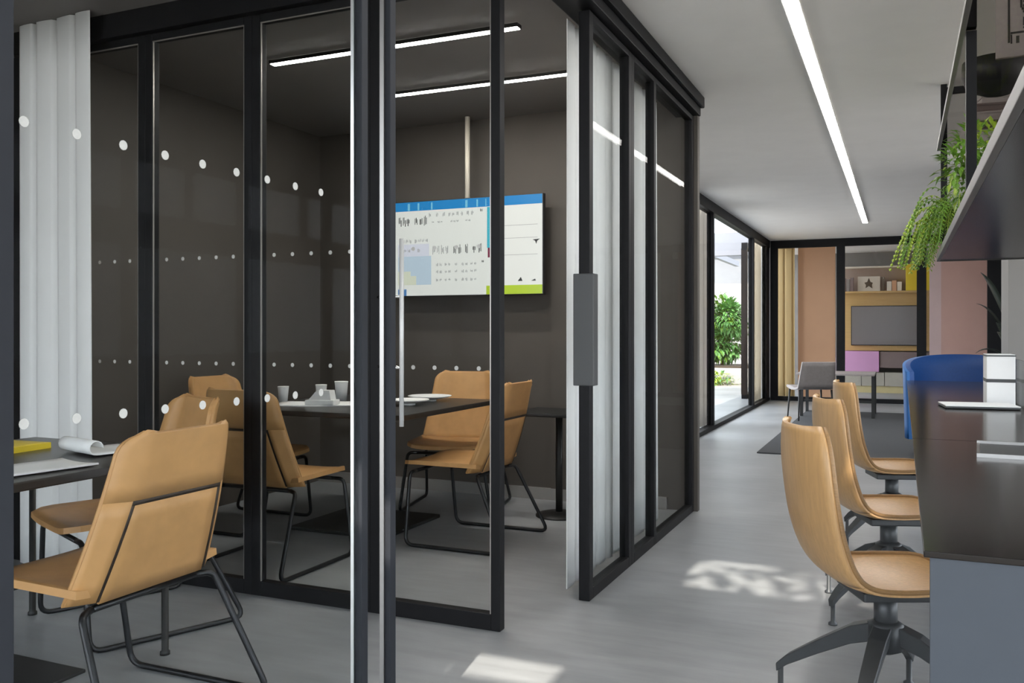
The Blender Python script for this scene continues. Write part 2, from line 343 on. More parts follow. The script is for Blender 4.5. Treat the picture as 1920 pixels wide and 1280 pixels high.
# dots face the corridor side
for c in p.children:
    if c.name.startswith('stile'): c.data.materials.clear(); c.data.materials.append(M['frame_grey'])
obj('edge_trim', box(1.0792, 1.0848, 0.006, 0.0155, 0.05, HS - 0.03), 'alu', p, label='bright aluminium edge strip')
p = thing('trim_4', 'free-standing dark door post with a silver edge in the near foreground', 'post', (-1.30, 2.055, 0), 90, kind='structure')
obj('post_body', box(0.030, 0.060, -0.015, 0.015, 0, HS, 0.003), 'frame_grey', p)
obj('edge_trim', box(0.022, 0.030, 0.001, 0.014, 0, HS), 'alu_dark', p, label='silver edge strip')
panel('window_7', 'near glass pane running past the viewer on the left', 'glass partition', (-1.30, -0.6, 0), 90, 1.455, HS, 0.05, 0.05, 0.03, edge_glint=False, depth=0.05)

# courtyard window wall X = -2.05
t = thing('window_10', 'black framed courtyard window wall with sliding panes at the corridor end', 'window', (-2.1, 9.62, 0), 90, kind='structure')
L = 5.90
obj('sill', box(0, L, -0.05, 0.05, 0, 0.05), 'frame', t); obj('head', box(0, L, -0.05, 0.05, CEIL - 0.12, CEIL), 'frame', t)
for x, wd in ((0, 0.09), (1.02, 0.07), (4.16, 0.08), (L - 0.28, 0.28)): obj('mullion', box(x, x + wd, -0.04, 0.04, 0.05, CEIL - 0.12), 'frame', t)
for a, b in ((0.09, 1.02), (1.09, 4.16), (4.24, L - 0.28)): obj('pane', box(a, b, -0.005, 0.005, 0.05, CEIL - 0.12), 'glass_clear', t)
# far glass partition Y = 15.6
t = thing('window_11', 'black framed glass partition across the corridor end, colourful room behind', 'glass partition', (0, 15.6, 0), kind='structure')
obj('bottom_rail', box(-2.05, 3.15, -0.04, 0.04, 0, 0.07), 'frame', t); obj('top_rail', box(-2.05, 3.15, -0.04, 0.04, CEIL - 0.13, CEIL), 'frame', t)
ms = [(-2.05, -1.93), (-0.99, -0.86), (0.22, 0.36), (1.22, 1.42), (3.05, 3.15)]
for a, b in ms: obj('mullion', box(a, b, -0.04, 0.04, 0.07, CEIL - 0.13), 'frame', t)
for i in range(len(ms) - 1): obj('pane', box(ms[i][1], ms[i + 1][0], -0.005, 0.005, 0.07, CEIL - 0.13), 'glass_clear', t)

# ------------------------------------------------------------------ curtains
def curtain(name, label, x0, y0, x1, y1, z0, z1, m, pleat=0.11, amp=0.03, seed=1, hem=0.0, group=None):
    rnd = random.Random(seed); A, B = Vector((x0, y0, 0)), Vector((x1, y1, 0)); L = (B - A).length
    d = (B - A).normalized(); n = Vector((-d.y, d.x, 0)); nu = max(24, int(L / 0.0125)); nz = 10
    ph = rnd.uniform(0, 6); k2 = rnd.uniform(0.55, 0.75)
    P = []
    for i in range(nz + 1):
        f = i / nz; z = z0 + (z1 - z0) * f; row = []
        for j in range(nu + 1):
            s = L * j / nu
            sn = math.sin(2 * math.pi * s / pleat + ph + 0.8 * math.sin(s * 9 * k2 + ph))
            o = amp * (0.6 + 0.4 * (1 - f)) * (1.6 * max(0.0, sn) ** 9 + 0.10 * sn + 0.25 * math.sin(2 * math.pi * s / (pleat * 2.7) + ph * 2))
            sh = hem * (1 - f) * (j / nu - 0.0)
            row.append(A + d * (s + sh) + n * o + Vector((0, 0, z)))
        P.append(row)
    o = obj(name, slab(P, 0.003), m); return tag(o, label, 'curtain', group)
curtain('curtain', 'white pleated curtain hanging left of the meeting room glass, behind the near table', -4.06, 3.06, -3.54, 3.04, 0.02, CEIL - 0.003, 'curtain', 0.13, 0.028, 3, 0.02)
curtain('curtain', 'white pleated curtain behind the corridor glass, nearest the doorway', -1.36, 3.70, -1.355, 4.33, 0.03, 2.57, 'curtain', 0.16, 0.022, 5)
curtain('curtain', 'white curtain behind the corridor glass, between the two thin mullions and the clear end', -1.36, 4.38, -1.355, 5.28, 0.03, 2.57, 'curtain', 0.18, 0.022, 8, 0.06)
curtain('curtain', 'tan curtain at the left edge of the far room', -2.36, 16.2, -1.72, 16.2, 0.03, CEIL - 0.01, 'curtain_tan', 0.16, 0.03, 9)
curtain('curtain', 'pale grey sheer curtain at the near end of the courtyard window', -2.19, 10.42, -2.19, 11.35, 0.03, CEIL - 0.01, 'curtain_grey', 0.14, 0.03, 12)
curtain('curtain', 'cream curtain at the far end of the courtyard window', -2.19, 14.45, -2.19, 15.45, 0.03, CEIL - 0.01, 'curtain_cream', 0.14, 0.03, 14)
curtain('curtain', 'white curtain right of the far room behind the dark plant', 1.45, 16.0, 2.9, 16.0, 0.03, CEIL - 0.01, 'curtain', 0.2, 0.04, 15)

# ------------------------------------------------------------------ tan sled chairs
def back_pt(s, x, off=0.0):
    """s 0..1 up the back, x across, off behind the inner skin"""
    z = 0.415 + 0.475 * s; hw = 0.272 - 0.062 * s          # flat width, before the corner rounding
    y = -0.205 - 0.150 * s - 0.012 * math.sin(math.pi * s)
    b = hw - 0.062
    if abs(x) > b: y += (abs(x) - b) * 0.75
    return Vector((x, y - off, z + off * 0.3))
def back_hw(s):
    q = max(0.0, (s - 0.89) / 0.11)
    return 0.272 - 0.062 * s - 0.052 * (1 - math.sqrt(max(0.0, 1 - min(1, q) ** 2)))
ROWS = [0, .12, .24, .36, .48, .60, .70, .80, .89, .93, .96, .98, .992, 1.0]
def make_sled_chair(label):
    t = thing('sled_chair', label, 'chair', group='tan sled chairs')
    # seat
    P = []
    for i in range(11):
        f = i / 10; y = -0.215 + 0.475 * f; row = []
        hw = 0.272 - 0.02 * f if f < 0.86 else 0.252 - 0.045 * ((f - 0.86) / 0.14) ** 2
        for j in range(13):
            u = -1 + j / 6
            z = 0.432 - 0.012 * math.sin(math.pi * f) * (1 - u * u) + 0.012 * u ** 4 - (0.010 * ((f - 0.8) / 0.2) ** 2 if f > 0.8 else 0)
            row.append((u * hw, y, z))
        P.append(row)
    obj('seat', slab(P, -0.022), 'tan', t)
    # inner back skin
    P = []
    for s in ROWS:
        hw = back_hw(s); row = []
        for j in range(17): row.append(back_pt(s, hw * (-1 + j / 8)))
        P.append(row)
    obj('backrest', slab(P, 0.013), 'tan', t)
    # outer band (inverted U) and lower back panel with a dark strip painted in the gap as shade
    T0, T1 = 0.014, 0.026; S1 = 0.60
    def strip(s0, s1, xa, xb, ni, nj):
        P = []
        for i in range(ni + 1):
            s = s0 + (s1 - s0) * i / ni; a, b = xa(s), xb(s)
            P.append([back_pt(s, a + (b - a) * j / nj, T0) for j in range(nj + 1)])
        return P
    obj('back_band', slab([[back_pt(s, back_hw(s) * (-1 + j / 8), T0) for j in range(17)] for s in ROWS[5:]], T1 - T0), 'tan', t)
    for sg in (-1, 1):
        obj('side_band', slab(strip(0.0, S1, lambda s: sg * (back_hw(s) - 0.062) if sg > 0 else -back_hw(s), lambda s: back_hw(s) if sg > 0 else -(back_hw(s) - 0.062), 6, 4), T1 - T0), 'tan', t)
    g = 0.012
    obj('back_panel', slab(strip(-0.015, S1 - 0.028, lambda s: -(back_hw(s) - 0.062 - g), lambda s: back_hw(s) - 0.062 - g, 6, 10), T1 - T0 + 0.004), 'tan', t)
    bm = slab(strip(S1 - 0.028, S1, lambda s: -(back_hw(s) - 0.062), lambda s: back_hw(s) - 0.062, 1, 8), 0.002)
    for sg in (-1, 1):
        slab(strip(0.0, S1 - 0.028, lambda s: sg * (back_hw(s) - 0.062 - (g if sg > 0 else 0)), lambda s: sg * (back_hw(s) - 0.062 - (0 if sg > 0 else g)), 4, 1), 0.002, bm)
    obj('seam_shade', bm, 'gap_shade', t, label='dark strip painting the shade in the recessed gap')
    for sg in (-1, 1):
        pts = [(sg * 0.20, -0.19, 0.394), (sg * 0.255, -0.215, 0.392), (sg * 0.305, -0.40, 0.0115), (sg * 0.305, 0.20, 0.0115), (sg * 0.245, 0.205, 0.396), (sg * 0.17, 0.205, 0.396)]
        obj('leg', tb(fillet(pts, 0.05), 0.0105), 'rod', t)
    obj('seat_rail', tb([(-0.21, -0.19, 0.394), (0.21, -0.19, 0.394)], 0.0105), 'rod', t); obj('seat_rail', tb([(-0.18, 0.205, 0.396), (0.18, 0.205, 0.396)], 0.0105), 'rod', t)
    return t
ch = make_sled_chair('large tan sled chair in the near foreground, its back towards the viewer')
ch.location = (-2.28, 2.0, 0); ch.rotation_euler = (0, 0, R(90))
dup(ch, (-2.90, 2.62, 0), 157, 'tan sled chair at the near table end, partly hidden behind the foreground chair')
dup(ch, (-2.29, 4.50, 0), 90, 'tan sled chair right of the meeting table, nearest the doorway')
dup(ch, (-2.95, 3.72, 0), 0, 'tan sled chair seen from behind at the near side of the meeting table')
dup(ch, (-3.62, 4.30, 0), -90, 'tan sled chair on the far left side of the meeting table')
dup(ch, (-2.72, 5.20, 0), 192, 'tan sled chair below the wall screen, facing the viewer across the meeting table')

# ------------------------------------------------------------------ tables
t = thing('meeting_table', 'square black pedestal meeting table inside the glass room', 'table', (-3.0, 4.6, 0))
obj('tabletop', box(-0.6, 0.6, -0.6, 0.6, 0.705, 0.735, 0.006), 'table_dark', t)
obj('column', lathe([(0.04, 0.03), (0.04, 0.69), (0.16, 0.695), (0.16, 0.704)]), 'black', t); obj('base_plate', box(-0.33, 0.33, -0.33, 0.33, 0.0, 0.022, 0.006), 'black', t)
t = thing('work_table', 'black work table with thin legs beside the near tan chair', 'table', (-2.87, 1.70, 0))
obj('tabletop', box(-0.5, 0.47, -0.9, 0.92, 0.70, 0.73, 0.005), 'table_dark', t)
for sx in (-0.44, 0.41):
    for sy in (-0.84, 0.86 if sx < 0 else 0.74): obj('leg', lathe([(0.018, 0.0), (0.018, 0.012), (0.013, 0.016), (0.013, 0.70)], 12, (sx, sy, 0)), 'black', t)
tag(obj('floor_mat', box(-0.32, 0.32, -0.5, 0.5, 0, 0.012, 0.003), 'black', loc=(-2.90, 1.70, 0.0)), 'black mat on the floor under the near work table', 'mat')
t = thing('side_table', 'small black pedestal side table by the dark back wall', 'table', (-2.0, 5.28, 0))
obj('tabletop', box(-0.24, 0.30, -0.2, 0.2, 0.645, 0.67, 0.008), 'black', t); obj('column', lathe([(0.022, 0.02), (0.022, 0.645)], 16), 'black', t)
obj('base', lathe([(0.15, 0.0), (0.15, 0.012), (0.10, 0.024), (0.022, 0.03)], 28), 'black', t)

def sheet_obj(name, label, cat, m, x, y, z, a, b, rot, th=0.004, curl=0.0):
    P = [[((i / 6 - .5) * a, (j / 6 - .5) * b, curl * ((i / 6 - .5) ** 2 * 4) + 0.0) for j in range(7)] for i in range(7)]
    return tag(obj(name, slab(P, th), m, loc=(x, y, z), rot=rot), label, cat)
sheet_obj('folder', 'yellow folder lying on the near black work table', 'folder', 'yellow', -3.10, 2.22, 0.7301, 0.24, 0.33, 4, 0.022)
sheet_obj('paper_sheet', 'white papers on the front edge of the near black work table', 'paper', 'paper', -2.57, 1.98, 0.7301, 0.21, 0.34, -8, 0.006, 0.006)
# loosely rolled white paper
P = []
for i in range(25):
    f = i / 24
    if f < 0.55: yy, zz = f / 0.55 * 0.20, 0.004
    else:
        a = (f - 0.55) / 0.45 * math.pi * 1.5; yy, zz = 0.20 + 0.026 * math.sin(a), 0.030 - 0.026 * math.cos(a)
    P.append([(-0.12 + 0.24 * j / 4, -yy, zz) for j in range(5)])
tag(obj('rolled_paper', slab(P, 0.003), 'paper', loc=(-2.68, 2.50, 0.7335), rot=-15), 'large white sheet with a curled edge on the near work table', 'paper')

def tumbler(label, x, y, z, s=1.0, rot=0):
    t = thing('drinking_glass', label, 'glass', (x, y, z), rot, 'drinking glasses on the meeting table')
    pr = [(0.026, 0.0), (0.034, 0.10), (0.031, 0.10), (0.024, 0.008), (0.0, 0.008)]
    obj('glass_body', lathe([(r * s, h * s) for r, h in pr], 16), 'frost', t); obj('rim', lathe([(0.0345 * s, 0.097 * s), (0.0345 * s, 0.102 * s), (0.031 * s, 0.102 * s)], 16), 'paper', t)
cloth('frost', (0.75, 0.76, 0.77), 0.6); mat('napkin', (0.66, 0.66, 0.65), 0.8, noise=0.08, scale=25)
sheet_obj('paper_sheet', 'white papers on the left part of the meeting table', 'paper', 'paper', -3.22, 4.42, 0.7351, 0.50, 0.30, 25, 0.006, 0.004)
tumbler('clear glass at the left corner of the meeting table', -3.50, 4.43, 0.7351)
tumbler('clear glass leaning left behind the folded napkin on the meeting table', -3.34, 4.60, 0.7351, 1.05)
tumbler('tall clear glass right behind the folded napkin on the meeting table', -3.23, 4.66, 0.7351, 1.25)
bm = bmesh.new(); bx(bm, -0.09, 0.09, -0.05, 0.05, 0, 0.03, 0.006); prism([(-0.07, 0.03), (0.07, 0.03), (0.06, 0.085), (-0.02, 0.085)], 'y', -0.04, 0.04, bm)
tag(obj('napkin', bm, 'napkin', loc=(-3.15, 4.35, 0.7425), rot=12), 'folded pale grey napkin standing on the papers of the meeting table', 'napkin')
tag(obj('saucer', lathe([(0.05, 0), (0.09, 0.012), (0.088, 0.016), (0.045, 0.006), (0, 0.006)], 24), 'paper', loc=(-3.05, 4.75, 0.7351)), 'small white saucer behind the napkin on the meeting table', 'saucer')
for lb, x, y, rr in (('wide white dish on the right half of the meeting table, the farther one', -2.74, 4.92, 0.14), ('white dish on the right half of the meeting table, the nearer one', -2.70, 4.60, 0.12)):
    t = thing('serving_dish', lb, 'dish', (x, y, 0.7351), group='white dishes on the meeting table')
    obj('bowl', lathe([(rr * .35, 0.012), (rr * .9, 0.026), (rr, 0.034), (rr * .97, 0.036), (rr * .4, 0.018), (0, 0.018)], 28), 'paper', t); obj('foot_ring', lathe([(rr * .3, 0), (rr * .3, 0.012)], 20), 'paper', t)

# ------------------------------------------------------------------ wall screen with its ceiling pole
t = thing('wall_screen', 'large lit screen with a blue top bar on the meeting room back wall', 'screen', (-2.84, 5.62, 1.43))
W, H = 1.19, 0.695
obj('housing', box(-W / 2, W / 2, 0.0, 0.045, 0, H, 0.004), 'black', t)
sp = obj('display', box(-W / 2 + 0.006, W / 2 - 0.006, -0.002, 0.0, 0.006, H - 0.006), 's_white', t)
def ui(nm, u0, u1, v0, v1, m, lv=0.0025):
    """u across 0..1, v down 0..1"""
    obj(nm, box(-W / 2 + 0.006 + u0 * (W - .012), -W / 2 + 0.006 + u1 * (W - .012), -lv - 0.0012, -0.002, H - 0.006 - v1 * (H - .012), H - 0.006 - v0 * (H - .012)), m, sp)
ui('title_bar', 0, 1, 0, 0.095, 's_blue')
for a, b in ((.1, .115), (.17, .182), (.265, .275), (.50, .515), (.575, .585), (.635, .64)): ui('tab_mark', a, b, 0.015, 0.09, 's_sky', 0.004)
ui('footer_bar', .64, 1, .91, 1, 's_green'); ui('side_strip', .645, .68, .1, .52, 's_teal'); ui('strip_end', .65, .68, .52, .62, 's_maroon')
ui('map_area', .03, .265, .58, .885, 's_pale'); ui('map_land', .03, .12, .74, .885, 's_cream', 0.004); ui('map_land', .12, .16, .79, .885, 's_cream', 0.004); ui('map_header', .03, .25, .45, .58, 's_lilac'); ui('corner_block', .03, .09, .93, 1, 's_navy')
bm = bmesh.new(); bmg = bmesh.new()
def glyph(b, u, v, wu, hv, rnd):
    def r(u0, u1, v0, v1): bx(b, -W / 2 + 0.006 + u0 * (W - .012), -W / 2 + 0.006 + u1 * (W - .012), -0.0048, -0.002, H - 0.006 - v1 * (H - .012), H - 0.006 - v0 * (H - .012))
    for k in range(3):
        du = wu * k / 3; h0 = rnd.uniform(0, .35) * hv; h1 = rnd.uniform(.6, 1.0) * hv
        r(u + du, u + du + wu * rnd.uniform(.10, .22), v + h0, v + h1)
rn = random.Random(4)
for u in (.035, .065, .092, .15, .185, .215): glyph(bm, u, .15, .022, .115, rn)
for u in (.06, .085, .11, .15, .175, .2, .225): glyph(bmg, u, .395, .018, .045, rn)
for u in (.275, .305, .335, .365, .42, .455, .50, .55, .59): glyph(bm if u > .4 else bmg, u, .47, .02, .10, rn)
for r_, v in enumerate((.66, .735, .82)):
    for u in (.30, .325, .36, .385, .43, .475, .50, .535, .56): glyph(bmg, u, v, .015, .035, rn)
for u in (.25, .30, .345, .385, .41, .44, .47, .51, .54): glyph(bmg, u, .125, .016, .05, rn)
for u in (.27, .31, .33, .40, .42, .44, .50, .52): glyph(bmg, u, .215, .015, .022, rn)
glyph(bm, .60, .11, .018, .035, rn); glyph(bm, .61, .645, .014, .03, rn)
for u in (.07, .1, .17): glyph(bmg, u, .50, .02, .04, rn)
obj('large_marks', bm, 's_ink', sp)['kind'] = 'stuff'; obj('small_marks', bmg, 's_grey', sp)['kind'] = 'stuff'
for v in (.30, .43, .60): ui('rule_line', .69, .97, v, v + .004, 's_grey', 0.004)
X_ = lambda u: -W / 2 + .006 + u * (W - .012)
Z_ = lambda v: H - .006 - v * (H - .012)
for pg in ([(.94, .455), (.985, .45), (.968, .47), (.962, .50), (.956, .47)], [(.845, .87), (.865, .83), (.875, .87)], [(.93, .87), (.955, .85), (.96, .87)]):
    obj('pictogram', prism([(X_(u), Z_(v)) for u, v in pg], 'y', -0.005, -0.002), 's_ink', sp)
obj('bracket', box(-0.2, 0.2, 0.045, 0.148, 0.2, 0.5), 'black', t)
obj('ceiling_pole', tb([(0, 0.03, H - 0.01), (0, 0.03, CEIL - 1.432)], 0.018, 12), 'cream', t, label='pale pole up to the ceiling')
struct('wall_panel', box(-2.24, -1.6, 5.752, 5.7699, 0.08, 1.98), 'wall_dark', 'flush dark panel on the back wall right of the screen', 'wall panel')

# ------------------------------------------------------------------ ceiling light lines
def strip_light(name, label, x0, x1, y0, y1, m):
    t = thing(name, label, 'ceiling light', ((x0 + x1) / 2, (y0 + y1) / 2, CEIL), group='linear ceiling lights')
    a, b = (x1 - x0) / 2, (y1 - y0) / 2
    bm = bmesh.new(); e = 0.006
    bx(bm, -a - e, a + e, -b - e, -b, -0.02, -0.0005); bx(bm, -a - e, a + e, b, b + e, -0.02, -0.0005); bx(bm, -a - e, -a, -b, b, -0.02, -0.0005); bx(bm, a, a + e, -b, b, -0.02, -0.0005)
    obj('housing', bm, 'wall_white' if m == 'led_corr' else 'black', t); obj('diffuser', box(-a, a, -b, b, -0.022, -0.0005), m, t)
strip_light('strip_light', 'nearer thin light line across the dark meeting room ceiling', -3.27, -1.75, 4.025, 4.065, 'led')
strip_light('strip_light', 'farther thin light line across the dark meeting room ceiling', -3.27, -1.75, 4.875, 4.915, 'led')
strip_light('strip_light', 'long light line running down the pale corridor ceiling', -0.50, -0.435, 1.9, 13.3, 'led_corr')

# ------------------------------------------------------------------ wooden swivel chairs at the long table
def make_swivel(label, base_rot):
    t = thing('swivel_chair', label, 'chair', group='wooden swivel chairs at the long table')
    ctrl = [(-0.288, 0.90), (-0.278, 0.78), (-0.260, 0.66), (-0.236, 0.56), (-0.198, 0.475), (-0.14, 0.438), (-0.04, 0.428), (0.08, 0.43), (0.18, 0.428), (0.235, 0.412)]
    prof = []
    for i in range(len(ctrl) - 1):
        p0, p1, p2, p3 = ctrl[max(i - 1, 0)], ctrl[i], ctrl[i + 1], ctrl[min(i + 2, len(ctrl) - 1)]
        for k in range(4):
            s = k / 4
            prof.append(tuple(0.5 * (2 * b + (c - a) * s + (2 * a - 5 * b + 4 * c - d) * s * s + (-a + 3 * b - 3 * c + d) * s ** 3) for a, b, c, d in zip(p0, p1, p2, p3)))
    prof.append(ctrl[-1]); n = len(prof)
    def rows(i0, i1):
        P = []
        for i in range(i0, i1):
            f = i / (n - 1); y, z = prof[i]
            hw = 0.205 + 0.025 * math.sin(math.pi * min(1, f * 1.1))
            if i < 4: hw -= 0.05 * ((4 - i) / 4) ** 2
            if i > n - 5: hw -= 0.05 * ((i - n + 5) / 4) ** 2
            P.append([(hw * (-1 + j / 6), y + (0.045 * (1 - f) ** 1.0 if f < 0.45 else 0.045 * 0.55 * max(0, (0.7 - f) / 0.25)) * (abs(-1 + j / 6) ** 2), z + 0.02 * (abs(-1 + j / 6) ** 3) * min(1, f * 2)) for j in range(13)])
        return P
    mid = 18
    obj('backrest', slab(rows(0, mid + 1), 0.013), 'wood', t); obj('seat', slab(rows(mid, n), 0.013), 'wood', t)
    P = rows(0, n)
    bm = bmesh.new()
    for sg in (0, 12):
        tube(bm, [Vector(P[i][sg]) + Vector((0, 0, 0)) for i in range(n)], 0.0075, 6)
    obj('shell_edge', bm, 'wood_edge', t, label='darker plywood edge')
    obj('seat_plate', box(-0.11, 0.11, -0.11, 0.11, 0.385, 0.412, 0.006), 'castdark', t)
    obj('column', lathe([(0.034, 0.27), (0.034, 0.386)], 20), 'castdark', t)
    hub = obj('hub', lathe([(0.02, 0.20), (0.05, 0.215), (0.052, 0.29), (0.036, 0.30)], 20), 'castdark', t)
    for k in range(4):
        a = base_rot + 90 * k; ca, sa = math.cos(R(a)), math.sin(R(a))
        prof_l = [(0.03, 0.295, 0.06, 0.028), (0.10, 0.27, 0.058, 0.027), (0.20, 0.205, 0.046, 0.024), (0.30, 0.135, 0.034, 0.019), (0.335, 0.10, 0.028, 0.016)]
        bm = bmesh.new(); prev = None
        for r, zt, h, hw in prof_l:
            ring = []
            for (sx, dz) in ((-1, 0), (1, 0), (0.7, -h), (-0.7, -h)):
                x, y = r, sx * hw; ring.append(bm.verts.new((x * ca - y * sa, x * sa + y * ca, zt + dz)))
            if prev:
                for q in range(4): bm.faces.new((prev[q], prev[(q + 1) % 4], ring[(q + 1) % 4], ring[q]))
            else: bm.faces.new(ring[::-1])
            prev = ring
        bm.faces.new(prev)
        bmesh.ops.bevel(bm, geom=bm.edges[:], offset=0.003, segments=1, affect='EDGES')
        lg = obj('leg', bm, 'castdark', t)
        obj('foot', lathe([(0.018, 0.0), (0.018, 0.008), (0.009, 0.014), (0.009, 0.098)], 12, (0.323 * ca, 0.323 * sa, 0)), 'castdark', lg)
    return t
def place_sw(o, x, y, rot): o.location = (x, y, 0); o.rotation_euler = (0, 0, R(rot))
place_sw(make_swivel('wooden swivel chair closest to the viewer at the long dark table', 234), -0.045, 2.92, -66)
s2 = make_swivel('second wooden swivel chair from the viewer along the long dark table', 300); place_sw(s2, -0.05, 4.02, -69)
dup(s2, (-0.05, 5.25, 0), -72, 'third wooden swivel chair from the viewer, farthest along the long dark table')

# ------------------------------------------------------------------ long dark table of three units
for i, (y0, y1, lb) in enumerate(((1.95, 3.97, 'nearest unit of the long dark glossy table, with a blue-grey end panel'), (3.975, 6.28, 'middle unit of the long dark glossy table'), (6.285, 8.6, 'farthest unit of the long dark glossy table, in front of the blue chair'))):
    t = thing('long_table', lb, 'table', (0.04, y0, 0), group='units of the long dark table')
    obj('tabletop', box(0, 1.25, 0, y1 - y0, 0.727, 0.74, 0.002), 'table_gloss', t)
    if i == 0: obj('end_panel', box(0.012, 1.24, 0.004, 0.04, 0.0, 0.727), 'panel_blue', t, label='blue-grey end panel')
    for x in (0.05, 0.45, 1.16):
        for y in (0.10, y1 - y0 - 0.1):
            if (x == 0.05) == (i == 0 and y == 0.10) or x > 1: obj('leg', box(x, x + 0.05, y - 0.03, y + 0.03, 0, 0.727, 0.003), 'black', t)
    obj('rail', box(0.10, 1.16, (y1 - y0) / 2 - 0.02, (y1 - y0) / 2 + 0.02, 0.68, 0.7265), 'black', t)
TZ = 0.7402
t = thing('laptop', 'closed pale laptop lying on the far part of the long table', 'laptop', (0.40, 5.72, TZ), 6)
obj('base', box(-0.19, 0.19, -0.14, 0.14, 0.002, 0.013, 0.004), 'plate_grey', t); obj('lid', box(-0.19, 0.19, -0.14, 0.14, 0.0135, 0.02, 0.003), 'paper', t)
t = thing('glass_tray', 'silver-edged glass tray on the long table at the right edge of view', 'tray', (0.50, 3.62, TZ), -4)
obj('tray_plate', box(-0.24, 0.26, -0.16, 0.16, 0.004, 0.012, 0.002), 'plate_grey', t)
bm = bmesh.new(); bx(bm, -0.25, 0.27, -0.17, -0.16, 0.0, 0.014); bx(bm, -0.25, 0.27, 0.16, 0.17, 0.0, 0.022); bx(bm, -0.25, -0.24, -0.16, 0.16, 0.0, 0.014); bx(bm, 0.26, 0.27, -0.16, 0.16, 0.0, 0.022)
obj('rim', bm, 'alu_dark', t)
t = thing('file_box', 'white file box with a dark band standing on the far part of the long table', 'box', (0.535, 6.05, TZ))
obj('body', box(-0.075, 0.075, -0.12, 0.12, 0, 0.30, 0.004), 'paper', t); obj('band', box(-0.076, 0.076, -0.121, 0.121, 0.135, 0.155), 'plate_grey', t); obj('lid_edge', box(-0.078, 0.078, -0.123, 0.123, 0.288, 0.296), 'plate_grey', t)
t = thing('desk_divider', 'clear upright acrylic sheet with bright edges on the long table', 'divider', (0.625, 5.9, TZ))
obj('sheet', box(0, 0.006, -0.3, 0.3, 0.0, 0.27), 'glass_clear', t); obj('edge', box(-0.001, 0.007, -0.306, -0.3, 0.0, 0.27), 'alu', t)

# ------------------------------------------------------------------ blue tub chair beyond the table
t = thing('tub_chair', 'blue upholstered tub chair behind the far end of the long table', 'chair', (0.52, 9.15, 0.0135))
P = []
for i in range(7):
    z = 0.16 + 0.78 * i / 6; row = []
    for j in range(31):
        a = R(-22 + 224 * j / 30); rr = 0.455 + 0.02 * i / 6
        zz = 0.16 + (z - 0.16) * (1 - 0.20 * (abs(j - 15) / 15) ** 2.2)
        row.append((rr * math.cos(a) * 1.02, rr * math.sin(a) * 0.8, zz))
    P.append(row)
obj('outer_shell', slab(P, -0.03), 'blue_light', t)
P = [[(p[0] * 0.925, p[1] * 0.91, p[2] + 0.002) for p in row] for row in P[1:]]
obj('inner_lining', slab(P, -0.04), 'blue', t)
obj('seat_cushion', lathe([(0.22, 0.25), (0.30, 0.27), (0.305, 0.40), (0.28, 0.43), (0, 0.44)], 32), 'blue', t)
for a in (45, 135, 225, 315): obj('leg', tb([(0.33 * math.cos(R(a)), 0.26 * math.sin(R(a)), 0.26), (0.37 * math.cos(R(a)), 0.30 * math.sin(R(a)), 0.0)], 0.018, 8, 0.011), 'black', t)

# ------------------------------------------------------------------ hanging rack above the table
t = thing('hanging_rack', 'black ceiling-hung rack with two smoked shelves over the long table', 'shelf rack', (0.20, 1.0, 0))
RL_ = 5.14; Z1, Z2 = 1.62, 2.31
obj('shelf', box(0.022, 0.85, 0.01, RL_ - 0.02, Z1, Z1 + 0.03), 'shelf_dark', t); obj('shelf_edge', box(0.0, 0.02, 0, RL_, Z1 - 0.004, Z1 + 0.038, 0.003), 'shelf_edge', t)
obj('end_edge', box(0.0, 0.87, RL_, RL_ + 0.02, Z1 - 0.006, Z1 + 0.04, 0.003), 'black', t)
obj('shelf', box(0.022, 0.85, 0.01, RL_ - 0.02, Z2, Z2 + 0.012), 'glass_smoke', t); obj('shelf_edge', box(0.0, 0.02, 0, RL_, Z2 - 0.006, Z2 + 0.02, 0.003), 'shelf_edge', t)
for y in (0.4, 2.74, 5.10):
    for x in (0.022, 0.80):
        for za, zb in ((Z1 + 0.0302, Z2 - 0.0005), (Z2 + 0.0125, CEIL)): obj('post', box(x, x + 0.036, y, y + 0.04, za, zb), 'frame', t)
    obj('cross_bar', box(0.058, 0.80, y + 0.005, y + 0.035, CEIL - 0.06, CEIL - 0.02), 'frame', t)
# textile print on the upper shelf
t = thing('framed_print', 'grey board with a dark folk pattern standing on the upper rack shelf', 'print', (0.63, 4.20, Z2 + 0.0122), -4)
bd = obj('board', box(-0.27, 0.27, 0, 0.02, 0, 0.37, 0.003), 'print_board', t)
bm = bmesh.new()
def ln(x0, x1, z0, z1): bx(bm, x0, x1, -0.002, 0.0, z0, z1)
ln(-0.225, -0.217, 0.06, 0.36); ln(-0.215, 0.23, 0.095, 0.103); ln(-0.18, -0.173, 0.20, 0.36); ln(-0.17, 0.2, 0.222, 0.229)
for i in range(9):
    x = -0.215 + i * 0.05; ln(x, x + 0.006, 0.055, 0.093); ln(x + 0.02, x + 0.032, 0.055, 0.085)
for i in range(6):
    x = -0.17 + i * 0.062; ln(x, x + 0.007, 0.125, 0.16); ln(x + 0.02, x + 0.027, 0.115, 0.16); ln(x, x + 0.022, 0.113, 0.12)
for i in range(6):
    cx = -0.145 + i * 0.06
    for k in range(10):
        a = 2 * math.pi * k / 10; bx(bm, cx + .024 * math.cos(a) - .006, cx + .024 * math.cos(a) + .006, -0.002, 0, .195 + .02 * math.sin(a) - .005, .195 + .02 * math.sin(a) + .005)
    prism([(cx - .025, .24), (cx, .30), (cx + .025, .24), (cx + .014, .24), (cx, .272), (cx - .014, .24)], 'y', -0.002, 0, bm)
obj('pattern', bm, 'ink', bd)
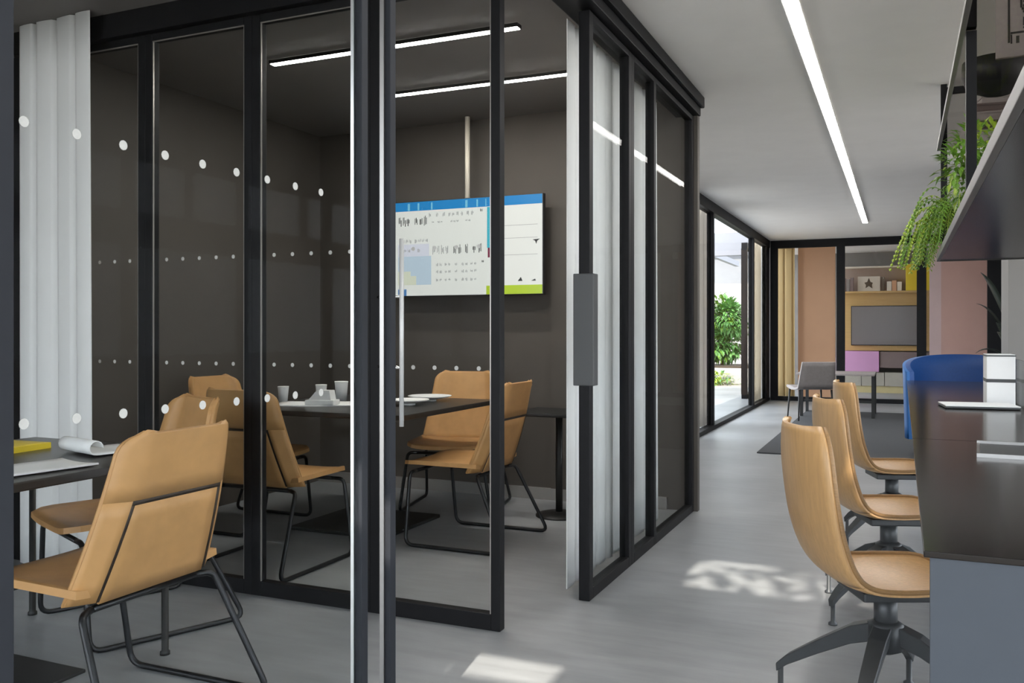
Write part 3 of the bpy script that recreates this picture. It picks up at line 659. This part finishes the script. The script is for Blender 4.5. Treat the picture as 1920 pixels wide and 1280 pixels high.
tag(obj('planter_bowl', lathe([(0.06, 0.0), (0.13, 0.03), (0.155, 0.09), (0.15, 0.16), (0.14, 0.16), (0.12, 0.05), (0, 0.03)], 28), 'black', loc=(0.42, 4.85, Z2 + 0.0122)), 'wide black bowl on the upper rack shelf left of the print', 'bowl')
for i, (lb, m, a, b, h) in enumerate((('lowest pale grey box of the stack on the upper rack shelf', 'print_board', 0.30, 0.24, 0.05), ('dark middle box of the stack on the upper rack shelf', 'taupe', 0.27, 0.22, 0.045), ('small pale top box of the stack on the upper rack shelf', 'print_board', 0.24, 0.2, 0.04))):
    z = Z2 + 0.0122 + sum((0.05, 0.045, 0.04)[:i])
    t = thing('storage_box', lb, 'box', (0.50, 5.55, z), 5 * i, 'boxes on the upper rack shelf')
    obj('body', box(-a / 2, a / 2, -b / 2, b / 2, 0, h - 0.012, 0.003), m, t); obj('lid', box(-a / 2 - .004, a / 2 + .004, -b / 2 - .004, b / 2 + .004, h - 0.012, h, 0.002), m, t)

# ------------------------------------------------------------------ plants
def leaf(bm, p, d, L, wd, up=Vector((0, 0, 1)), bend=0.25):
    d = d.normalized(); s = d.cross(up)
    if s.length < 1e-3: s = Vector((1, 0, 0))
    s.normalize(); n = s.cross(d)
    a = bm.verts.new(p); c = bm.verts.new(p + d * L - n * L * bend); m1 = p + d * L * 0.45 + n * L * 0.04
    b1 = bm.verts.new(m1 + s * wd / 2); b2 = bm.verts.new(m1 - s * wd / 2); m = bm.verts.new(m1 - n * wd * 0.15)
    for f in ((a, b1, m), (a, m, b2), (b1, c, m), (m, c, b2)): bm.faces.new(f)
def rdir(rnd): 
    while True:
        v = Vector((rnd.uniform(-1, 1), rnd.uniform(-1, 1), rnd.uniform(-1, 1)))
        if 0.1 < v.length < 1: return v.normalized()
def bush(name, label, loc, rx, ry, rz, n, L, m, m2, seed, zc, trunk_h=None, cat='plant', group=None):
    rnd = random.Random(seed); t = thing(name, label, cat, loc, group=group)
    for part, mm, cnt in (('foliage', m, n), ('young_leaves', m2, n // 3)):
        bm = bmesh.new()
        lumps = [Vector((rnd.uniform(-.6, .6) * rx, rnd.uniform(-.6, .6) * ry, zc + rnd.uniform(-.6, .6) * rz)) for _ in range(9)]
        for _ in range(cnt):
            c = rnd.choice(lumps); v = rdir(rnd); p = c + Vector((v.x * rx, v.y * ry, v.z * rz)) * 0.5 * rnd.uniform(0.4, 1) ** 0.5
            d = (v + Vector((0, 0, rnd.uniform(-.5, .3))))
            leaf(bm, p, d, L * rnd.uniform(.6, 1.3), L * rnd.uniform(.35, .55))
        o = obj(part, bm, mm, t); o['kind'] = 'stuff'
    for k in range(3):
        a = 2.1 * k
        obj('stem', tb([(0.02 * math.cos(a), 0.02 * math.sin(a), 0.0), (0.1 * rx * math.cos(a), 0.1 * ry * math.sin(a), zc * 0.6), (0.35 * rx * math.cos(a), 0.35 * ry * math.sin(a), zc)], 0.012 + 0.012 * min(1, zc), 6, 0.006), 'stem', t)
    return t
# trailing fern at the far end of the rack
t = thing('trailing_fern', 'bright green fern spilling over the far end of the lower rack shelf', 'plant', (0.33, 5.92, Z1 + 0.0302))
obj('pot', lathe([(0.06, 0.0), (0.085, 0.13), (0.08, 0.13), (0.06, 0.10), (0, 0.10)], 20), 'black', t)
rnd = random.Random(21); fr1 = bmesh.new(); fr2 = bmesh.new()
for k in range(46):
    a = rnd.uniform(R(110), R(300)) if k < 38 else rnd.uniform(0, 6.28)
    ln_ = rnd.uniform(0.22, 0.36); p = Vector((0.03 * math.cos(a), 0.03 * math.sin(a), 0.11)); up0 = rnd.uniform(1.0, 1.9); b = fr1 if rnd.random() < .5 else fr2
    hv = Vector((math.cos(a), math.sin(a), 0)); v = hv * rnd.uniform(.25, .7) + Vector((0, 0, up0)); st = ln_ / 11; pts = [p.copy()]
    for s in range(26):
        v = v + Vector((0, 0, -0.17)); vv = v.normalized(); q = p + vv * st * 1.0
        if q.x > -0.14 or q.z > 0.02:
            if q.z < 0.03 and q.x > -0.15: q.z = 0.03; v.z = max(v.z, -0.2)
        p = q; pts.append(p.copy()); sd_ = vv.cross(Vector((0, 0, 1)))
        if sd_.length < .05: sd_ = Vector((-hv.y, hv.x, 0))
        sd_.normalize()
        if s > 2:
            for sg in (-1, 1): leaf(b, p, sd_ * sg + vv * .5 + Vector((0, 0, -.25)), 0.045 * (1.15 - s / 32), 0.016)
        if p.z < -0.02 - rnd.random() * .05: break
    tube(b, pts, 0.0022, 4)
for b, m, nm in ((fr1, 'leaf_lime', 'fronds'), (fr2, 'leaf_bright', 'young_fronds')): obj(nm, b, m, t)['kind'] = 'stuff'
bush('leafy_plant', 'bushy green plant on the lower rack shelf behind the black post', (0.34, 4.78, Z1 + 0.0302), 0.17, 0.17, 0.19, 620, 0.05, 'leaf_bright', 'leaf_lime', 31, 0.33)
# dark large-leaved plant by the white curtain
t = thing('potted_plant', 'dark long-leaved plant in a pot before the white curtain at the far right', 'plant', (1.13, 11.5, 0.012))
obj('pot', lathe([(0.14, 0), (0.19, 0.34), (0.17, 0.34), (0.15, 0.28), (0, 0.28)], 24), 'black', t); obj('stem', tb([(0, 0, .28), (0.02, 0, .7), (-.02, .02, 1.1)], 0.02, 8, .012), 'stem', t)
rnd = random.Random(5)
for k in range(13):
    a = k * 2.4; p0 = Vector((0, 0, 0.62 + 0.045 * k)); hv = Vector((math.cos(a), math.sin(a), 0)); up = .25 + .07 * k; P = []
    for i in range(9):
        f = i / 8; wd = 0.055 * math.sin(math.pi * min(1, f * .93 + .06)) + 0.002
        c = p0 + hv * (0.36 * f) + Vector((0, 0, up * f - .42 * f * f)); s = Vector((-hv.y, hv.x, 0))
        P.append([c - s * wd, c - Vector((0, 0, wd * .25)), c + s * wd])
    obj('leaf', slab(P, 0.002), 'leaf_dark', t)

# ------------------------------------------------------------------ corridor end: column, rug, low table, chair
struct('column', box(0.86, 1.4, 8.9, 9.5, 0, CEIL), 'wall_grey', 'square grey column at the right edge of view', 'column').name = 'trim_5'
tag(obj('rug', box(-1.28, 1.6, 8.75, 13.7, 0.0, 0.012, 0.004), 'rug'), 'charcoal rug on the corridor floor before the far room', 'rug')
t = thing('low_table', 'pale glass-topped table with black legs near the far partition', 'table', (-0.78, 13.1, 0.012))
obj('tabletop', box(-0.55, 0.45, -0.45, 0.45, 0.565, 0.59, 0.004), 'seat_grey', t)
for sx in (-0.5, 0.41):
    for sy in (-0.4, 0.38): obj('leg', box(sx, sx + 0.04, sy, sy + 0.04, 0, 0.565), 'black', t)
obj('stretcher', box(-0.46, 0.41, -0.39, -0.37, 0.2, 0.23), 'black', t)
t = thing('lounge_chair', 'grey-brown low chair behind the pale far table', 'chair', (-1.12, 12.3, 0.0135), 25)
P = [[((-.24 + .48 * j / 6), .2 - .45 * i / 6, .42 - .03 * math.sin(math.pi * i / 6)) for j in range(7)] for i in range(7)]
obj('seat', slab(P, 0.025), 'seat_grey', t)
P = [[((-.24 + .48 * j / 6) * (1 - .1 * i / 6), -.25 - .1 * i / 6, .42 + .34 * i / 6) for j in range(7)] for i in range(7)]
obj('backrest', slab(P, 0.025), 'seat_grey', t)
for sx in (-.21, .21):
    for sy in (.15, -.22): obj('leg', tb([(sx, sy, .40), (sx * 1.1, sy * 1.15, 0)], .014, 8, .009), 'black', t)

# ------------------------------------------------------------------ far room
FYR = 18.35
t = thing('media_wall', 'ochre media wall with open shelf and low cupboards in the far room', 'wall unit', (0, FYR, 0))
obj('back_panel', box(-1.12, 0.52, 0.0, 0.25, 0.80, 1.90), 'ochre', t)
obj('shelf', box(-1.12, 0.52, -0.22, 0.25, 1.90, 1.935), 'ochre', t); obj('niche_back', box(-1.12, 0.07, 0.18, 0.25, 1.935, 2.39), 'niche', t); obj('shelf_top', box(-1.12, 0.07, -0.05, 0.25, 2.39, 2.42), 'cream', t)
obj('cupboard_door', box(0.07, 0.52, -0.20, 0.25, 1.935, 2.43, 0.004), 'yellow', t, label='yellow cupboard')
obj('drawer', box(-0.38, 0.52, -0.2, 0.25, 0.48, 0.78, 0.004), 'taupe', t, label='dark brown drawer'); obj('drawer', box(-1.12, -0.395, -0.22, 0.25, 0.40, 0.79, 0.004), 'pink', t, label='pink cupboard')
obj('plinth', box(-1.12, 0.52, -0.15, 0.25, 0.0, 0.13), 'straw', t)
for k in range(4): obj('base_door', box(-1.11 + k * .408, -1.11 + k * .408 + .398, -0.18, 0.25, 0.13, 0.39, 0.004), 'beige', t)
t = thing('television', 'switched-off grey television on the ochre wall of the far room', 'television', (-0.27, FYR - 0.002, 0.90))
obj('bezel', box(-0.63, 0.63, -0.05, 0.0, 0, 0.76, 0.004), 'black', t); obj('display', box(-0.615, 0.615, -0.052, -0.05, 0.015, 0.745), 'tv_grey', t)
t = thing('picture_card', 'cream card with a dark brown leaf shape on the far shelf', 'picture', (-0.58, FYR - 0.02, 1.9352), 3)
cb = obj('card', box(-0.2, 0.2, 0, 0.012, 0, 0.29), 'cream', t)
pl = []
for k in range(10):
    a = R(90 + 36 * k); rr = (.12, .05, .085, .055, .10, .04, .11, .06, .075, .05)[k]; pl.append((rr * math.cos(a), .145 + rr * math.sin(a)))
obj('leaf_motif', prism(pl, 'y', -0.002, 0), 'sepia', cb)
for i, (x, h, m) in enumerate(((-1.02, .26, 'taupe'), (-0.95, .24, 'seat_grey'), (-0.88, .27, 'taupe'), (-0.33, .27, 'sepia'), (-0.22, .18, 'cream'), (-0.13, .2, 'peach'), (-0.04, .17, 'cream'))):
    t = thing('book', ('brown book at the left end of the far shelf', 'grey book between two brown books on the far shelf', 'brown book just left of the leaf card on the far shelf', 'dark book just right of the leaf card on the far shelf', 'cream book nearest the dark book on the far shelf', 'peach book between two cream books on the far shelf', 'cream book beside the yellow cupboard on the far shelf')[i], 'book', (x, FYR - 0.05, 1.9352), group='books on the far shelf')
    wd = .05 if i == 3 else (.08 if i > 3 else .06)
    obj('cover', box(-wd / 2, wd / 2, -.07, .07, 0, h, .002), m, t); obj('pages', box(-wd / 2 + .006, wd / 2 - .006, -.064, .07, h - .004, h + .001), 'paper', t)
struct('wall_panel', box(-1.68, -1.06, 16.35, 16.42, 0.02, CEIL - 0.002), 'peach', 'tall peach panel behind the far glass, left of the media wall', 'wall panel')
struct('wall_panel', box(0.62, 1.42, 16.9, 16.98, 0.02, CEIL - 0.002), 'pink_wall', 'tall dusty pink panel right of the media wall', 'wall panel')
struct('wall_panel', box(0.44, 0.62, 16.9, 16.98, 0.02, CEIL - 0.002), 'pink_light', 'narrow pale pink panel beside the dusty pink one', 'wall panel')

# ------------------------------------------------------------------ courtyard
struct('ground', box(-30, -2.2, 5.9, 45, -0.25, -0.02), 'paving', 'pale paved courtyard ground outside the window', 'ground')
struct('ground', box(-30, 30, -30, -3.1, -0.25, -0.02), 'paving', 'pale paved ground outside behind the viewer', 'ground')
struct('ground', box(3.3, 30, -3.1, 45, -0.25, -0.02), 'paving', 'pale paved ground outside to the right', 'ground')
struct('wall_courtyard', box(-14, -2.7, 27.0, 27.3, -0.02, 2.6), 'render_white', 'bright white rendered courtyard wall', 'wall')
t = thing('courtyard_building', 'pale neighbouring building above the courtyard wall', 'building', (-6, 30, 0), kind='structure')
obj('wall', box(-9, 3, 0, 0.4, 0, 4.0), 'render_white', t); obj('upper_wall', box(-9, 1.4, -0.1, 0.0, 2.7, 3.7), 'render_grey', t); obj('roof_edge', box(-9.5, 3.2, -0.6, 0.6, 4.0, 4.4), 'beam_grey', t)
t = thing('pergola', 'grey overhead beam frame in the courtyard', 'pergola', (-3.6, 18.4, 0), kind='structure')
obj('beam', box(-3.5, 1.3, -0.1, 0.1, 2.72, 2.98), 'beam_grey', t); obj('side_beam', box(-0.2, -0.1, 0.1, 4.0, 2.78, 2.9), 'beam_grey', t); obj('post', box(-3.5, -3.35, -0.07, 0.07, 0, 2.72), 'beam_grey', t)
t = thing('planter', 'low white planter bed holding the courtyard shrubs', 'planter', (-4.3, 21.0, -0.02))
obj('kerb', box(-2.2, 1.6, -0.9, 0.9, 0, 0.36, 0.02), 'render_white', t); obj('soil', box(-2.1, 1.5, -0.8, 0.8, 0.36, 0.40), 'soil', t)
bush('shrub', 'tall bright green shrub in the courtyard planter, nearest the window', (-3.85, 20.9, 0.38), 0.55, 0.5, 0.75, 2600, 0.15, 'leaf_mid', 'leaf_bright', 41, 0.85, group='courtyard shrubs')
bush('shrub', 'light green shrub at the right side of the courtyard planter', (-2.80, 21.2, 0.38), 0.40, 0.5, 0.55, 1800, 0.14, 'leaf_bright', 'leaf_lime', 42, 0.72, group='courtyard shrubs')
bush('shrub', 'darker green shrub at the left side of the courtyard planter', (-5.35, 21.1, 0.38), 0.6, 0.6, 0.6, 1200, 0.14, 'leaf_mid', 'leaf_mid', 43, 0.8, group='courtyard shrubs')
bush('ground_cover', 'low green plants at the foot of the courtyard planter', (-3.75, 19.7, -0.02), 0.6, 0.35, 0.18, 500, 0.09, 'leaf_lime', 'leaf_mid', 44, 0.12, group='courtyard shrubs')
# unseen bough added over the rooflights to break up the sun
bush('sun_break_bough', 'leafy bough added out of view above the rooflights to break up the sun', (0.35, 0.0, 3.4), 1.0, 1.1, 0.5, 260, 0.17, 'leaf_mid', 'leaf_bright', 51, 0.9, cat='tree')
